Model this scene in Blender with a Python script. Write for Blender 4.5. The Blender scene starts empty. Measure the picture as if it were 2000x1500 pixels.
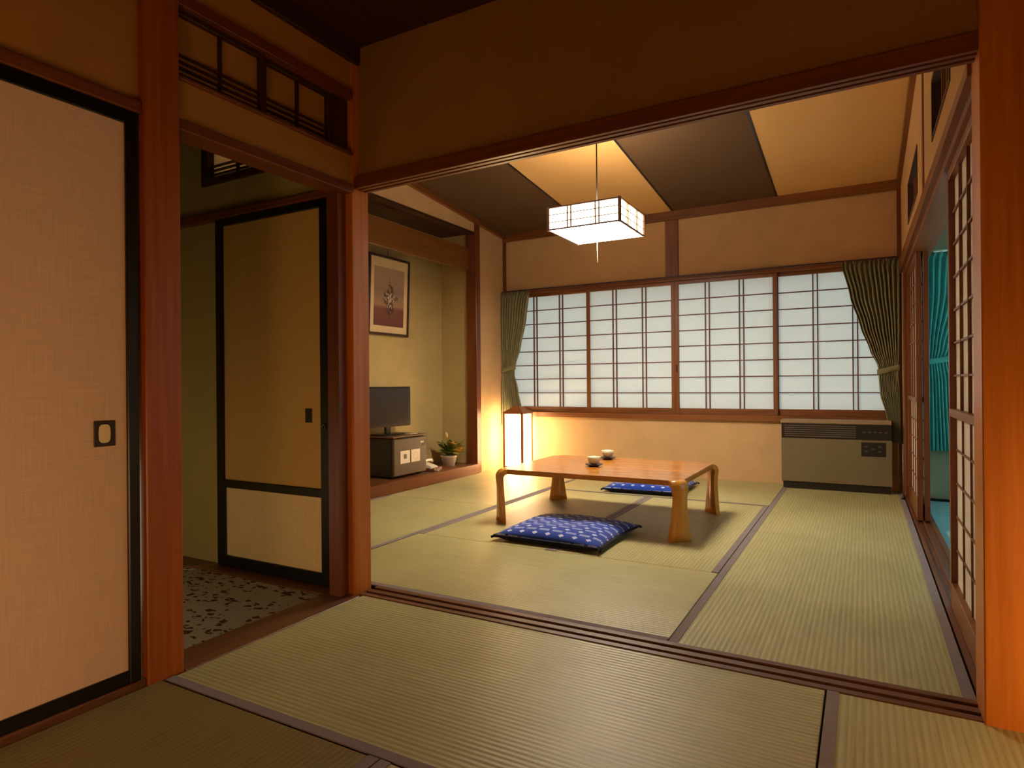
import bpy, bmesh, math, random
from mathutils import Vector, Matrix
random.seed(7)
S = bpy.context.scene
COL = S.collection
PI = math.pi

# ------------------------------------------------------------------ camera, world, exposure
cam_d = bpy.data.cameras.new('camera')
cam_d.sensor_width = 36.0
cam_d.lens = 1232.5 / 2000 * 36
cam_d.clip_start = 0.02
cam = bpy.data.objects.new('camera', cam_d)
COL.objects.link(cam)
_y, _r = math.radians(29.07), math.radians(-0.48)
_f = Vector((-math.sin(_y), math.cos(_y), 0)); _rt = Vector((math.cos(_y), math.sin(_y), 0)); _u = Vector((0, 0, 1))
_rt2 = _rt * math.cos(_r) + _u * math.sin(_r); _u2 = -_rt * math.sin(_r) + _u * math.cos(_r)
cam.matrix_world = Matrix(((_rt2.x, _u2.x, -_f.x, 0), (_rt2.y, _u2.y, -_f.y, 0), (_rt2.z, _u2.z, -_f.z, 0.9), (0, 0, 0, 1)))
S.camera = cam

w = bpy.data.worlds.new('overcast_sky'); S.world = w; w.use_nodes = True
w.node_tree.nodes['Background'].inputs[0].default_value = (0.80, 0.96, 1.0, 1)     # even overcast daylight
w.node_tree.nodes['Background'].inputs[1].default_value = 1.72

vs = S.view_settings
vs.view_transform = 'Standard'; vs.look = 'None'; vs.gamma = 1.0; vs.use_curve_mapping = False
vs.exposure = 0.0

PENDANT = 15.0        # radiance of the pendant's paper and diffuser
LANTERN = 24.0       # radiance of the corner lantern's paper
LANTERN_FRONT = 8.5 # radiance of the front room lantern's paper
LANTERN_FILL = 18.0  # radiance of the fill lantern added behind the camera
LANTERN_HALL = 5.0   # radiance of the vestibule lantern's paper

# ------------------------------------------------------------------ materials
def lin(r, g, b):
    f = lambda c: (c / 255) / 12.92 if c / 255 <= 0.04045 else ((c / 255 + 0.055) / 1.055) ** 2.4
    return (f(r), f(g), f(b), 1)

class NT:
    def __init__(s, name):
        s.m = bpy.data.materials.new(name); s.m.use_nodes = True
        s.t = s.m.node_tree; s.t.nodes.clear()
        s.out = s.t.nodes.new('ShaderNodeOutputMaterial')
    def n(s, typ, **kw):
        nd = s.t.nodes.new(typ)
        for k, v in kw.items(): setattr(nd, k, v)
        return nd
    def l(s, a, b): s.t.links.new(a, b)
    def math(s, op, a, b=None, c=None):
        nd = s.n('ShaderNodeMath', operation=op)
        for i, v in enumerate((a, b, c)):
            if v is None: continue
            if isinstance(v, (int, float)): nd.inputs[i].default_value = v
            else: s.l(v, nd.inputs[i])
        return nd.outputs[0]
    def coord(s, scale=(1, 1, 1), kind='Object'):
        tc = s.n('ShaderNodeTexCoord'); mp = s.n('ShaderNodeMapping')
        mp.inputs['Scale'].default_value = scale
        s.l(tc.outputs[kind], mp.inputs[0]); return mp.outputs[0]
    def noise(s, vec, scale, detail=3, rough=0.5):
        nd = s.n('ShaderNodeTexNoise'); nd.inputs['Scale'].default_value = scale
        nd.inputs['Detail'].default_value = detail; nd.inputs['Roughness'].default_value = rough
        s.l(vec, nd.inputs['Vector']); return nd.outputs['Fac']
    def ramp(s, fac, stops):
        nd = s.n('ShaderNodeValToRGB'); cr = nd.color_ramp
        while len(cr.elements) < len(stops): cr.elements.new(0.5)
        for e, (p, c) in zip(cr.elements, stops): e.position = p; e.color = c
        s.l(fac, nd.inputs[0]); return nd.outputs[0]
    def mix(s, fac, a, b, typ='MIX'):
        nd = s.n('ShaderNodeMix', data_type='RGBA', blend_type=typ)
        for i, v in ((0, fac), (6, a), (7, b)):
            if isinstance(v, (int, float)): nd.inputs[i].default_value = v
            elif isinstance(v, tuple): nd.inputs[i].default_value = v
            else: s.l(v, nd.inputs[i])
        return nd.outputs[2]
    def bump(s, h, strength, dist):
        nd = s.n('ShaderNodeBump'); nd.inputs['Strength'].default_value = strength; nd.inputs['Distance'].default_value = dist
        s.l(h, nd.inputs['Height']); return nd.outputs[0]
    def pbr(s, col, rough=0.5, spec=0.5, normal=None, metal=0.0, sheen=0.0, trans=None):
        b = s.n('ShaderNodeBsdfPrincipled')
        if isinstance(col, tuple): b.inputs['Base Color'].default_value = col
        else: s.l(col, b.inputs['Base Color'])
        if isinstance(rough, (int, float)): b.inputs['Roughness'].default_value = rough
        else: s.l(rough, b.inputs['Roughness'])
        b.inputs['Specular IOR Level'].default_value = spec; b.inputs['Metallic'].default_value = metal
        if sheen: b.inputs['Sheen Weight'].default_value = sheen
        if normal is not None: s.l(normal, b.inputs['Normal'])
        s.l(b.outputs[0], s.out.inputs[0]); return s.m

def plain(name, c, rough=0.5, spec=0.5, metal=0.0, var=0.08, scale=8):
    t = NT(name); v = t.coord()
    f = t.noise(v, scale, 4)
    col = t.mix(f, tuple(x * (1 - var) for x in c[:3]) + (1,), tuple(min(1, x * (1 + var)) for x in c[:3]) + (1,))
    return t.pbr(col, rough, spec, metal=metal)

def wood(name, dark, light, axis, rough=0.35, spec=0.5, fine=60, along=2.0, bump=0.15):
    t = NT(name)
    sc = [fine] * 3; sc['xyz'.index(axis)] = along
    v = t.coord(tuple(sc)); f = t.noise(v, 1.0, 5, 0.6)
    sc2 = [7] * 3; sc2['xyz'.index(axis)] = 0.5
    f2 = t.noise(t.coord(tuple(sc2)), 1.0, 2)
    g = t.math('ADD', t.math('MULTIPLY', f, 0.6), t.math('MULTIPLY', f2, 0.4))
    col = t.ramp(g, [(0.32, dark), (0.68, light)])
    r = t.math('ADD', t.math('MULTIPLY', f, 0.15), rough - 0.07)
    return t.pbr(col, r, spec, t.bump(f, bump, 0.002))

def wood3(name, d, l, **k): return {a: wood(name + '_' + a, d, l, a, **k) for a in 'xyz'}

def plaster(name, c, rough=0.95, grain=220, var=0.10, bump=0.35):
    t = NT(name); v = t.coord()
    f = t.noise(v, grain, 3); g = t.noise(v, 5, 3)
    m = t.math('ADD', t.math('MULTIPLY', f, 0.5), t.math('MULTIPLY', g, 0.5))
    col = t.ramp(m, [(0.3, tuple(x * (1 - var) for x in c[:3]) + (1,)), (0.7, tuple(min(1, x * (1 + var)) for x in c[:3]) + (1,))])
    return t.pbr(col, rough, 0.15, t.bump(f, bump, 0.0015))

def cloth_paper(name, c, ax_a, ax_b, var=0.09, rough=0.9):
    """woven fusuma paper: fine crossed threads"""
    t = NT(name)
    s1 = [400] * 3; s1['xyz'.index(ax_a)] = 8
    s2 = [400] * 3; s2['xyz'.index(ax_b)] = 8
    f1 = t.noise(t.coord(tuple(s1)), 1, 2); f2 = t.noise(t.coord(tuple(s2)), 1, 2)
    f = t.math('MULTIPLY', t.math('ADD', f1, f2), 0.5)
    col = t.ramp(f, [(0.35, tuple(x * (1 - var) for x in c[:3]) + (1,)), (0.65, tuple(min(1, x * (1 + var)) for x in c[:3]) + (1,))])
    return t.pbr(col, rough, 0.2, t.bump(f, 0.25, 0.001))

def tatami(name, rib_axis, c_lo, c_hi):
    """ribs run along rib_axis"""
    t = NT(name)
    tc = t.n('ShaderNodeTexCoord'); sp = t.n('ShaderNodeSeparateXYZ'); t.l(tc.outputs['Object'], sp.inputs[0])
    cr = sp.outputs[1 if rib_axis == 'x' else 0]
    wv = t.math('SINE', t.math('MULTIPLY', cr, 2 * PI / 0.0185))
    h = t.math('ADD', t.math('MULTIPLY', wv, 0.5), 0.5)
    sc = [170, 170, 1]; sc[0 if rib_axis == 'x' else 1] = 4.5
    streak = t.noise(t.coord(tuple(sc)), 1, 3, 0.6)
    patch = t.noise(t.coord((1.6, 1.6, 1)), 1, 3)
    m = t.math('ADD', t.math('MULTIPLY', streak, 0.55), t.math('MULTIPLY', patch, 0.45))
    col = t.ramp(m, [(0.32, c_lo), (0.68, c_hi)])
    dk = t.math('ADD', t.math('MULTIPLY', t.math('POWER', h, 0.6), 0.24), 0.76)
    comb = t.n('ShaderNodeCombineColor')
    for i in range(3): t.l(dk, comb.inputs[i])
    col = t.mix(1.0, col, comb.outputs[0], 'MULTIPLY')
    return t.pbr(col, 0.42, 0.45, t.bump(h, 0.4, 0.0022))

def paper(name, c, trans=0.5):
    t = NT(name)
    f = t.noise(t.coord((18, 18, 18)), 1, 4)
    col = t.mix(f, tuple(x * 0.95 for x in c[:3]) + (1,), c)
    d = t.n('ShaderNodeBsdfDiffuse'); tr = t.n('ShaderNodeBsdfTranslucent'); mx = t.n('ShaderNodeMixShader')
    t.l(col, d.inputs[0]); t.l(col, tr.inputs[0]); mx.inputs[0].default_value = trans
    t.l(d.outputs[0], mx.inputs[1]); t.l(tr.outputs[0], mx.inputs[2]); t.l(mx.outputs[0], t.out.inputs[0])
    return t.m

def glow(name, c, strength, fibre=0.12):
    t = NT(name)
    f = t.noise(t.coord((30, 30, 30)), 1, 4)
    e = t.n('ShaderNodeEmission'); e.inputs[0].default_value = c
    t.l(t.math('MULTIPLY', t.math('ADD', t.math('MULTIPLY', f, fibre), 1 - fibre / 2), strength), e.inputs[1])
    t.l(e.outputs[0], t.out.inputs[0]); return t.m

def fabric(name, c, rough=0.9, trans=0.0):
    t = NT(name); v = t.coord((1, 1, 1))
    f = t.noise(v, 300, 2); g = t.noise(v, 14, 3)
    m = t.math('ADD', t.math('MULTIPLY', f, .5), t.math('MULTIPLY', g, .5))
    col = t.ramp(m, [(0.3, tuple(x * .85 for x in c[:3]) + (1,)), (0.7, tuple(x * 1.12 for x in c[:3]) + (1,))])
    return t.pbr(col, rough, 0.1, t.bump(f, 0.2, 0.001), sheen=0.15)

W_RED = wood3('red_brown_timber', lin(88, 42, 18), lin(132, 70, 32), rough=0.36)          # posts, beams
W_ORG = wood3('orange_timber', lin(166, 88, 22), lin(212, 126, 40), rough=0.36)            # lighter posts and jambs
W_LEFT = wood3('brown_post_timber', lin(138, 64, 14), lin(180, 96, 28), rough=0.36)
W_TRIM = wood3('window_timber', lin(98, 54, 22), lin(148, 88, 40), rough=0.4)
W_SILL = wood3('threshold_timber', lin(74, 42, 22), lin(128, 80, 48), rough=0.38)
W_DARK = wood3('dark_timber', lin(46, 20, 10), lin(74, 36, 18), rough=0.5)
W_BEAM = wood3('alcove_beam_timber', lin(100, 60, 20), lin(134, 84, 32), rough=0.4)
LACQ = plain('black_lacquer', lin(14, 11, 10), 0.3, 0.5)
BAR = wood3('lattice_timber', lin(84, 42, 16), lin(128, 72, 32), rough=0.5)
PL_BACK = plaster('sand_plaster', lin(208, 170, 124))
PL_FRONT = plaster('ochre_plaster', lin(176, 124, 62))
PL_DIV = plaster('brown_plaster', lin(154, 112, 60))
PL_ALC = plaster('green_plaster', lin(192, 168, 114))
PL_VEST = plaster('vestibule_plaster', lin(172, 156, 96))
PL_PLAIN = plaster('grey_green_plaster', lin(168, 170, 142))
FUS = cloth_paper('fusuma_cloth', lin(234, 200, 172), 'y', 'z')
FUS_X = cloth_paper('fusuma_cloth_dark', lin(196, 158, 92), 'x', 'z')
FUS_LO = cloth_paper('fusuma_cloth_pale', lin(226, 198, 146), 'x', 'z')
TAT_X = tatami('tatami_ribs_x', 'x', lin(154, 146, 96), lin(194, 186, 132))
TAT_Y = tatami('tatami_ribs_y', 'y', lin(154, 146, 96), lin(194, 186, 132))
TAT_DIM = tatami('tatami_ribs_y_dim', 'y', lin(112, 98, 54), lin(142, 126, 76))  # darker tatami copy: the weave's weaker reflection is put into the colour
HERI = fabric('mat_border_cloth', lin(126, 114, 116))
PAPER = paper('shoji_paper', (0.86, 0.87, 0.84, 1), 0.5)
PAPER_IN = paper('inner_shoji_paper', (0.84, 0.80, 0.72, 1), 0.3)
PAPER_TAN = paper('aged_transom_paper', lin(196, 146, 84), 0.25)
CEIL_L = plain('ceiling_panel_pale', lin(216, 172, 110), 0.7, 0.3, var=0.06, scale=3)
CEIL_D = plain('ceiling_panel_dark', lin(92, 68, 46), 0.75, 0.3, var=0.08, scale=3)
CURT = fabric('sage_curtain', lin(140, 136, 102))
TEAL = fabric('teal_curtain', lin(96, 206, 200))
FROST = paper('frosted_glass', (0.9, 0.95, 0.95, 1), 0.85)
CARPET_T = fabric('teal_carpet', lin(132, 200, 206))

# ------------------------------------------------------------------ mesh helpers
def bm_box(bm, lo, hi, bev=0.0):
    x0, y0, z0 = lo; x1, y1, z1 = hi
    if bev <= 0:
        v = [bm.verts.new(p) for p in ((x0,y0,z0),(x1,y0,z0),(x1,y1,z0),(x0,y1,z0),(x0,y0,z1),(x1,y0,z1),(x1,y1,z1),(x0,y1,z1))]
        for f in ((0,3,2,1),(4,5,6,7),(0,1,5,4),(1,2,6,5),(2,3,7,6),(3,0,4,7)): bm.faces.new([v[i] for i in f])
    else:
        b = bmesh.new(); bm_box(b, lo, hi)
        bmesh.ops.bevel(b, geom=list(b.edges), offset=bev, segments=1, affect='EDGES', profile=0.5)
        bm_merge(bm, b); b.free()
    return bm
def bm_merge(bm, b, mat=None):
    mp = {}
    for v in b.verts: mp[v] = bm.verts.new(mat @ v.co if mat else v.co)
    for f in b.faces:
        nf = bm.faces.new([mp[v] for v in f.verts]); nf.smooth = f.smooth
def bm_hexa(bm, p):
    v = [bm.verts.new(q) for q in p]
    for f in ((0,3,2,1),(4,5,6,7),(0,1,5,4),(1,2,6,5),(2,3,7,6),(3,0,4,7)): bm.faces.new([v[i] for i in f])
def bm_lathe(bm, prof, seg=24, c=(0, 0, 0), cap0=True, cap1=False):
    rings = []
    for r, z in prof:
        rings.append([bm.verts.new((c[0] + r * math.cos(2*PI*i/seg), c[1] + r * math.sin(2*PI*i/seg), c[2] + z)) for i in range(seg)])
    for a, b in zip(rings, rings[1:]):
        for i in range(seg):
            f = bm.faces.new((a[i], a[(i+1) % seg], b[(i+1) % seg], b[i])); f.smooth = True
    if cap0: bm.faces.new(list(reversed(rings[0])))
    if cap1: bm.faces.new(rings[-1])
def bm_tube(bm, pts, r, seg=8, caps=True):
    pts = [Vector(p) for p in pts]; rings = []
    for i, p in enumerate(pts):
        t = (pts[min(i+1, len(pts)-1)] - pts[max(i-1, 0)]).normalized()
        a = t.cross(Vector((0, 0, 1)));
        if a.length < 1e-3: a = Vector((1, 0, 0))
        a.normalize(); b = t.cross(a); rr = r[i] if isinstance(r, (list, tuple)) else r
        rings.append([bm.verts.new(p + a * rr * math.cos(2*PI*k/seg) + b * rr * math.sin(2*PI*k/seg)) for k in range(seg)])
    for a, b in zip(rings, rings[1:]):
        for i in range(seg):
            f = bm.faces.new((a[i], a[(i+1) % seg], b[(i+1) % seg], b[i])); f.smooth = True
    if caps: bm.faces.new(list(reversed(rings[0]))); bm.faces.new(rings[-1])
def obj(name, bm, mat, parent=None):
    bmesh.ops.recalc_face_normals(bm, faces=list(bm.faces))
    me = bpy.data.meshes.new(name); bm.to_mesh(me); bm.free()
    me.materials.append(mat)
    o = bpy.data.objects.new(name, me); COL.objects.link(o)
    if parent: o.parent = parent
    return o
def box(name, lo, hi, mat, parent=None, bev=0.0):
    return obj(name, bm_box(bmesh.new(), lo, hi, bev), mat, parent)
def boxes(name, lst, mat, parent=None, bev=0.0):
    bm = bmesh.new()
    for lo, hi in lst: bm_box(bm, lo, hi, bev)
    return obj(name, bm, mat, parent)
def tag(o, label, cat, group=None, kind=None):
    o['label'] = label; o['category'] = cat
    if group: o['group'] = group
    if kind: o['kind'] = kind
    return o
def struct(o, label, cat): return tag(o, label, cat, kind='structure')
def thing(name, label, cat, loc=(0, 0, 0), rz=0, group=None, kind=None):
    o = bpy.data.objects.new(name, None); COL.objects.link(o)
    o.location = loc; o.rotation_euler = (0, 0, rz); o.empty_display_size = 0.1
    return tag(o, label, cat, group, kind)
def mesh_copy(src, parent, loc=(0, 0, 0), rot=(0, 0, 0)):
    c = src.copy(); COL.objects.link(c); c.parent = parent; c.location = loc; c.rotation_euler = rot
    return c
TR = [0]
def trim(lo, hi, mat, label, cat='post', bev=0.003):
    TR[0] += 1
    return struct(box('trim_%d' % TR[0], lo, hi, mat, None, bev), label, cat)

# ------------------------------------------------------------------ dimensions
XL = -1.90                 # front room, left wall
XR = 0.275                 # right post / right wall of the far room
Y0, Y1 = 2.05, 2.175       # threshold between the rooms
BL, BR, BY = -3.44, 0.28, 6.03
def zc(y): return 2.53 + 0.09 * (BY - y)    # sloping ceiling of the far room
FC = 2.36                  # front room ceiling
AX, AY = -3.87, 5.45       # alcove back wall, alcove far side

# ------------------------------------------------------------------ floors
floor = thing('floor', 'tatami floor running through both rooms', 'floor', kind='structure')
boxes('subfloor', [((-3.6, Y1, -.09), (.30, BY + .1, -.05)), ((XL, -1.6, -.09), (1.75, Y1, -.05))], W_DARK['x'], floor)
def mat_(x0, x1, y0, y1, long_, borders, m=None):
    """borders: letters n/s/e/w for the cloth-bound edges"""
    g = 0.0025
    o = box('tatami_mat', (x0 + g, y0 + g, -.05), (x1 - g, y1 - g, 0.0), m or (TAT_X if long_ == 'x' else TAT_Y), floor, 0.002)
    b = 0.034
    for k in borders:
        lo, hi = {'w': ((x0 + g, y0 + g), (x0 + b, y1 - g)), 'e': ((x1 - b, y0 + g), (x1 - g, y1 - g)),
                  's': ((x0 + g, y0 + g), (x1 - g, y0 + b)), 'n': ((x0 + g, y1 - b), (x1 - g, y1 - g))}[k]
        box('border', (lo[0], lo[1], -.03), (hi[0], hi[1], 0.0022), HERI, o)
# far room
mat_(-.60, .275, Y1, 4.03, 'y', 'we'); mat_(-.60, .275, 4.03, BY, 'y', 'we')
mat_(-2.36, -.60, Y1, 3.07, 'x', 's')
mat_(-2.36, -1.48, 3.07, 4.88, 'y', 'we'); mat_(-1.48, -.60, 3.07, 4.88, 'y', 'we')
mat_(-2.36, -.60, 4.88, BY, 'x', 's')
mat_(-3.395, -2.36, Y1, 4.02, 'y', 'we'); mat_(-3.44, -2.36, 4.02, BY, 'y', 'e')
# front room
mat_(XL + .02, -.10, 1.17, Y0, 'x', 's'); mat_(-.10, .78, .29, Y0, 'y', 'we'); mat_(.78, 1.70, .29, Y0, 'y', 'w')
mat_(XL + .006, -1.02, -.59, 1.17, 'y', 'e', TAT_DIM); mat_(-1.02, -.10, -.59, 1.17, 'y', 'we'); mat_(-.10, 1.70, -.59, .29, 'x', 'n'); mat_(XL + .02, 1.70, -1.55, -.59, 'x', '')

# ------------------------------------------------------------------ threshold, lintel, divider
def grooved(name, x0, x1, y0, y1, zbase, zlip, mat, label, cat):
    """a board with two sliding-door grooves running along x"""
    d = y1 - y0
    lst = [((x0, y0, min(zbase)), (x1, y1, max(zbase)))]
    for a, b in ((0, .20), (.36, .60), (.78, 1)):
        lst.append(((x0, y0 + a * d, min(zlip)), (x1, y0 + b * d, max(zlip))))
    TR[0] += 1
    return struct(boxes('trim_%d' % TR[0], lst, mat), label, cat)
grooved('threshold', XL, XR, Y0, Y1, (-.06, -.008), (-.008, .003), W_SILL['x'], 'worn grooved wooden threshold between the two tatami rooms', 'threshold')
lintel = grooved('lintel', XL - .01, XR - .002, 2.047, 2.125, (1.776, 1.806), (1.757, 1.776), W_RED['x'], 'long grooved dark red lintel over the opening between the rooms', 'beam')
for v_ in lintel.data.vertices: v_.co.z += .011 * (v_.co.x + .82) / 1.09      # the old lintel sits a little out of level
wd = boxes('wall_divider', [((XL - .02, 2.075, 1.795), (1.75, 2.115, 3.0)), ((.39, 2.075, -.05), (1.75, 2.115, 1.795))], PL_DIV)
struct(wd, 'dark brown plaster wall above the opening between the rooms', 'wall')

# posts
trim((XL - .115, 2.034, -.05), (XL - .008, 2.137, FC), W_ORG['z'], 'squared corner post where the opening meets the carpeted vestibule')
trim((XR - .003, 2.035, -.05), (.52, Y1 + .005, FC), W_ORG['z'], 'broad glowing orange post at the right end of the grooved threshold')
trim((XL - .115, 1.125, -.05), (XL + .014, 1.24, FC), W_LEFT['z'], 'squared post between the tall cloth door and the vestibule opening')

# ------------------------------------------------------------------ front room left wall
wl = boxes('wall_left', [
    ((XL - .12, -1.6, 1.762), (XL - .012, 1.125, FC)), ((XL - .12, -1.6, -.05), (XL - .012, .21, 1.762)),
    ((XL - .09, 1.24, 1.757), (XL - .012, 2.034, 1.892)), ((XL - .09, 1.24, 2.157), (XL - .012, 2.034, FC))], PL_FRONT)
struct(wl, 'ochre plaster wall of the front room around the cloth door and transom', 'wall')
trim((XL - .1, .2, 1.725), (XL + .005, 1.125, 1.764), W_RED['y'], 'red-brown rail over the tall cloth sliding door', 'rail')
trim((XL - .1, 1.24, 1.722), (XL + .004, 2.034, 1.757), W_RED['y'], 'red-brown lintel over the vestibule opening', 'rail')
trim((XL - .1, -1.6, 2.285), (XL + .010, 2.075, FC), W_DARK['y'], 'dark cornice along the top of the ochre wall', 'cornice')
trim((XL - .14, 1.24, -.05), (XL + .02, 2.034, .002), W_SILL['y'], 'wooden sill of the vestibule opening', 'threshold')
trim((XL - .11, 1.985, 0), (XL - .045, 2.036, 1.722), W_RED['z'], 'slim door jamb inside the vestibule opening', 'jamb', 0.002)
trim((XL - .1, .2, -.05), (XL + .006, 1.125, .022), W_SILL['y'], 'low sill under the tall cloth sliding door', 'threshold')

# closet fusuma  (door_1)
d1 = thing('door_1', 'tall sliding door of pinkish woven cloth in a black lacquer frame', 'sliding door', (XL - .012, .66, .022), kind='structure')
yb = .455
boxes('backing', [((-.022, -yb, .0), (-.008, yb, 1.70))], W_DARK['z'], d1)
box('cloth_panel', (-.008, -yb + .03, .03), (.0, yb - .03, 1.67), FUS, d1)
for lo, hi in (((-.02, yb - .034, 0), (.010, yb, 1.703)), ((-.02, -yb, 0), (.010, -yb + .034, 1.703))):
    box('frame_stile', lo, hi, LACQ, d1, .003)
box('frame_rail', (-.02, -yb + .034, 0), (.009, yb - .034, .038), LACQ, d1, .003)
box('frame_rail', (-.02, -yb + .034, 1.662), (.009, yb - .034, 1.703), LACQ, d1, .003)
pp = box('pull_plate', (.0, .329, .708), (.004, .387, .782), plain('pull_black', lin(34, 14, 10), .35), d1, .001)
bm = bmesh.new()
def oval(bm, cy, cz, ry, rz, x, bulge=0.0):
    c = bm.verts.new((x + bulge, cy, cz)); r = []
    for i in range(16):
        a = 2*PI*i/16; ca, sa = math.cos(a), math.sin(a)
        k = 1 / max(abs(ca)**1.0 * .9, abs(sa), 1e-3) if False else 1
        e = 0.62
        r.append(bm.verts.new((x, cy + ry * math.copysign(abs(ca)**e, ca), cz + rz * math.copysign(abs(sa)**e, sa))))
    for i in range(16): bm.faces.new((c, r[i], r[(i+1) % 16]))
oval(bm, .357, .745, .0165, .027, .0045, .0015)
GOLD = plain('brass', lin(250, 224, 172), .5, .5, 0.0)
obj('pull_inlay', bm, GOLD, pp)
# black strip standing in for the shadow gap over the door
trim((XL - .06, .2, 1.728 - .004), (XL - .008, 1.125, 1.73), LACQ, 'black shadow-gap strip above the tall cloth sliding door', 'rail', 0)

# ranma over the vestibule opening (window_5..)
def transom(n, label, y0, y1, z0, z1, x, muls, low_bars):
    t = thing('window_%d' % n, label, 'transom', (x, (y0 + y1) / 2, z0), kind='structure')
    h = (y1 - y0) / 2; H = z1 - z0; f = .02
    for s in (-1, 1): box('frame_stile', (-.03, s*h if s < 0 else h - f, 0), (.0, -h + f if s < 0 else h, H), W_DARK['z'], t, .002)
    box('frame_rail', (-.03, -h + f, 0), (.0, h - f, f), W_DARK['y'], t, .002)
    box('frame_rail', (-.03, -h + f, H - f), (.0, h - f, H), W_DARK['y'], t, .002)
    box('paper', (-.022, -h + f, f), (-.0205, h - f, H - f), PAPER_TAN, t)
    for m in muls: box('lattice_bar', (-.020, m - .004, f), (-.006, m + .004, H - f), W_DARK['z'], t)
    for b in low_bars: box('lattice_bar', (-.020, -h + f, b), (-.008, h - f, b + .006), W_DARK['y'], t)
    return t
transom(5, 'papered transom sash with a lattice foot, beside the squared post', 1.24, 1.598, 1.895, 2.125, XL - .02, [.0], [.038, .059, .080])
transom(6, 'papered transom sash with a lattice foot, nearest the corner post', 1.598, 1.945, 1.895, 2.125, XL - .035, [.0], [.038, .059, .080])
trim((XL - .09, 1.24, 1.885), (XL + .004, 2.034, 1.897), W_RED['y'], 'lower rail of the vestibule transom', 'rail', .002)
trim((XL - .09, 1.24, 2.123), (XL + .004, 2.034, 2.162), W_RED['y'], 'upper rail of the vestibule transom', 'rail', .002)
trim((XL - .09, 1.945, 1.897), (XL - .03, 2.034, 2.123), W_DARK['z'], 'short dark stud at the end of the vestibule transom', 'stud', .002)

# ------------------------------------------------------------------ vestibule
VX, VY = -3.30, .45
struct(boxes('wall_vestibule', [
    ((VX - .1, VY - .1, -.05), (VX, Y1, 2.36)), ((VX, VY - .1, -.05), (XL - .11, VY, 2.36)),
    ((VX, 2.075, -.05), (-2.86, 2.155, 1.735)), ((VX, 2.075, 1.765), (-2.965, 2.155, 2.36)), ((-2.965, 2.075, 1.765), (-2.40, 2.155, 1.925)),
    ((-2.965, 2.075, 2.145), (-2.40, 2.155, 2.36)), ((-2.40, 2.075, 1.765), (XL - .1, 2.155, 2.36)), ((-2.05, 2.075, -.05), (XL - .1, 2.155, 1.765))], PL_VEST),
    'dim green plaster walls of the carpeted vestibule', 'wall')
struct(box('ceiling_vestibule', (VX, VY, 2.36), (XL - .02, 2.075, 2.42), W_DARK['x']), 'dark boarded ceiling of the vestibule', 'ceiling')
trim((VX, 2.035, 1.735), (XL - .115, 2.155, 1.768), W_RED['x'], 'dark rail over the vestibule sliding door', 'rail')
trim((VX, 1.975, -.05), (XL - .115, 2.155, .004), W_SILL['x'], 'dark sill under the vestibule sliding door', 'threshold')
t = NT('vestibule_carpet'); v = t.coord((1, 1, 1))
vo = t.n('ShaderNodeTexVoronoi'); vo.inputs['Scale'].default_value = 22; vo.inputs['Randomness'].default_value = 1.0
wp = t.n('ShaderNodeMapping'); wp.inputs['Scale'].default_value = (1, 1.7, 1); t.l(v, wp.inputs[0])
nz = t.n('ShaderNodeTexNoise'); nz.inputs['Scale'].default_value = 22; t.l(v, nz.inputs[0])
wm = t.mix(.09, wp.outputs[0], nz.outputs['Color'], 'ADD'); t.l(wm, vo.inputs['Vector'])
msk = t.math('MULTIPLY', t.math('LESS_THAN', vo.outputs['Distance'], .37), t.math('GREATER_THAN', t.noise(v, 9, 2), .42))
base = t.mix(t.noise(v, 250, 2), lin(150, 148, 128), lin(180, 178, 156))
c = t.mix(msk, base, t.mix(t.noise(v, 6, 1), lin(110, 58, 42), lin(62, 50, 46)))
CARP = t.pbr(c, .95, .1, t.bump(t.noise(v, 400, 2), .4, .002))
struct(box('floor_vestibule', (VX, VY, -.09), (XL - .14, 1.975, -.004), CARP), 'grey carpet with small dark red flecks in the vestibule', 'carpet')

d2 = thing('door_2', 'vestibule sliding door with a pale lower panel in a black frame', 'sliding door', (-2.448, 2.062, .004), kind='structure')
hw = .392
box('cloth_panel', (-hw + .045, .0, .43), (hw - .06, .012, 1.70), FUS_X, d2)
box('lower_panel', (-hw + .06, -.001, .055), (hw - .062, .011, .395), FUS_LO, d2)
for lo, hi in (((-hw, -.014, 0), (-hw + .048, .02, 1.731)), ((hw - .066, -.014, 0), (hw, .02, 1.731))): box('frame_stile', lo, hi, LACQ, d2, .003)
for z0, z1 in ((0, .056), (.393, .432), (1.695, 1.731)): box('frame_rail', (-hw + .045, -.013, z0), (hw - .06, .018, z1), LACQ, d2, .003)
box('door_pull', (.222, -.004, .728), (.262, .002, .792), plain('pull_dark', lin(26, 10, 10), .4), d2, .001)
bm = bmesh.new(); bm_lathe(bm, [(.006, 0), (.012, 0), (.012, .006), (.006, .006), (.006, 0)], 16, cap0=False)
o = obj('lock_ring', bm, plain('dull_steel', lin(96, 92, 88), .4, .5, .8), d2); o.location = (.352, -.014, .712); o.rotation_euler = (PI/2, 0, 0)
# the transom above it
t7 = thing('window_7', 'small papered transom above the vestibule sliding door', 'transom', (-2.68, 2.072, 1.925), kind='structure')
for x0, x1 in ((-.285, -.235), (.235, .28)): box('frame_stile', (x0, -.01, 0), (x1, .06, .22), W_DARK['z'], t7, .002)
for z0, z1 in ((0, .036), (.19, .22)): box('frame_rail', (-.235, -.01, z0), (.235, .06, z1), W_DARK['x'], t7, .002)
box('paper', (-.235, .03, .036), (.235, .0315, .19), paper('warm_transom_paper', (.92, .82, .62, 1), .65), t7)
for b in (.056, .078, .1): box('lattice_bar', (-.235, .012, b), (.235, .029, b + .006), W_DARK['x'], t7)
box('lattice_bar', (-.04, .010, .036), (-.034, .029, .19), W_DARK['z'], t7)

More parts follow.
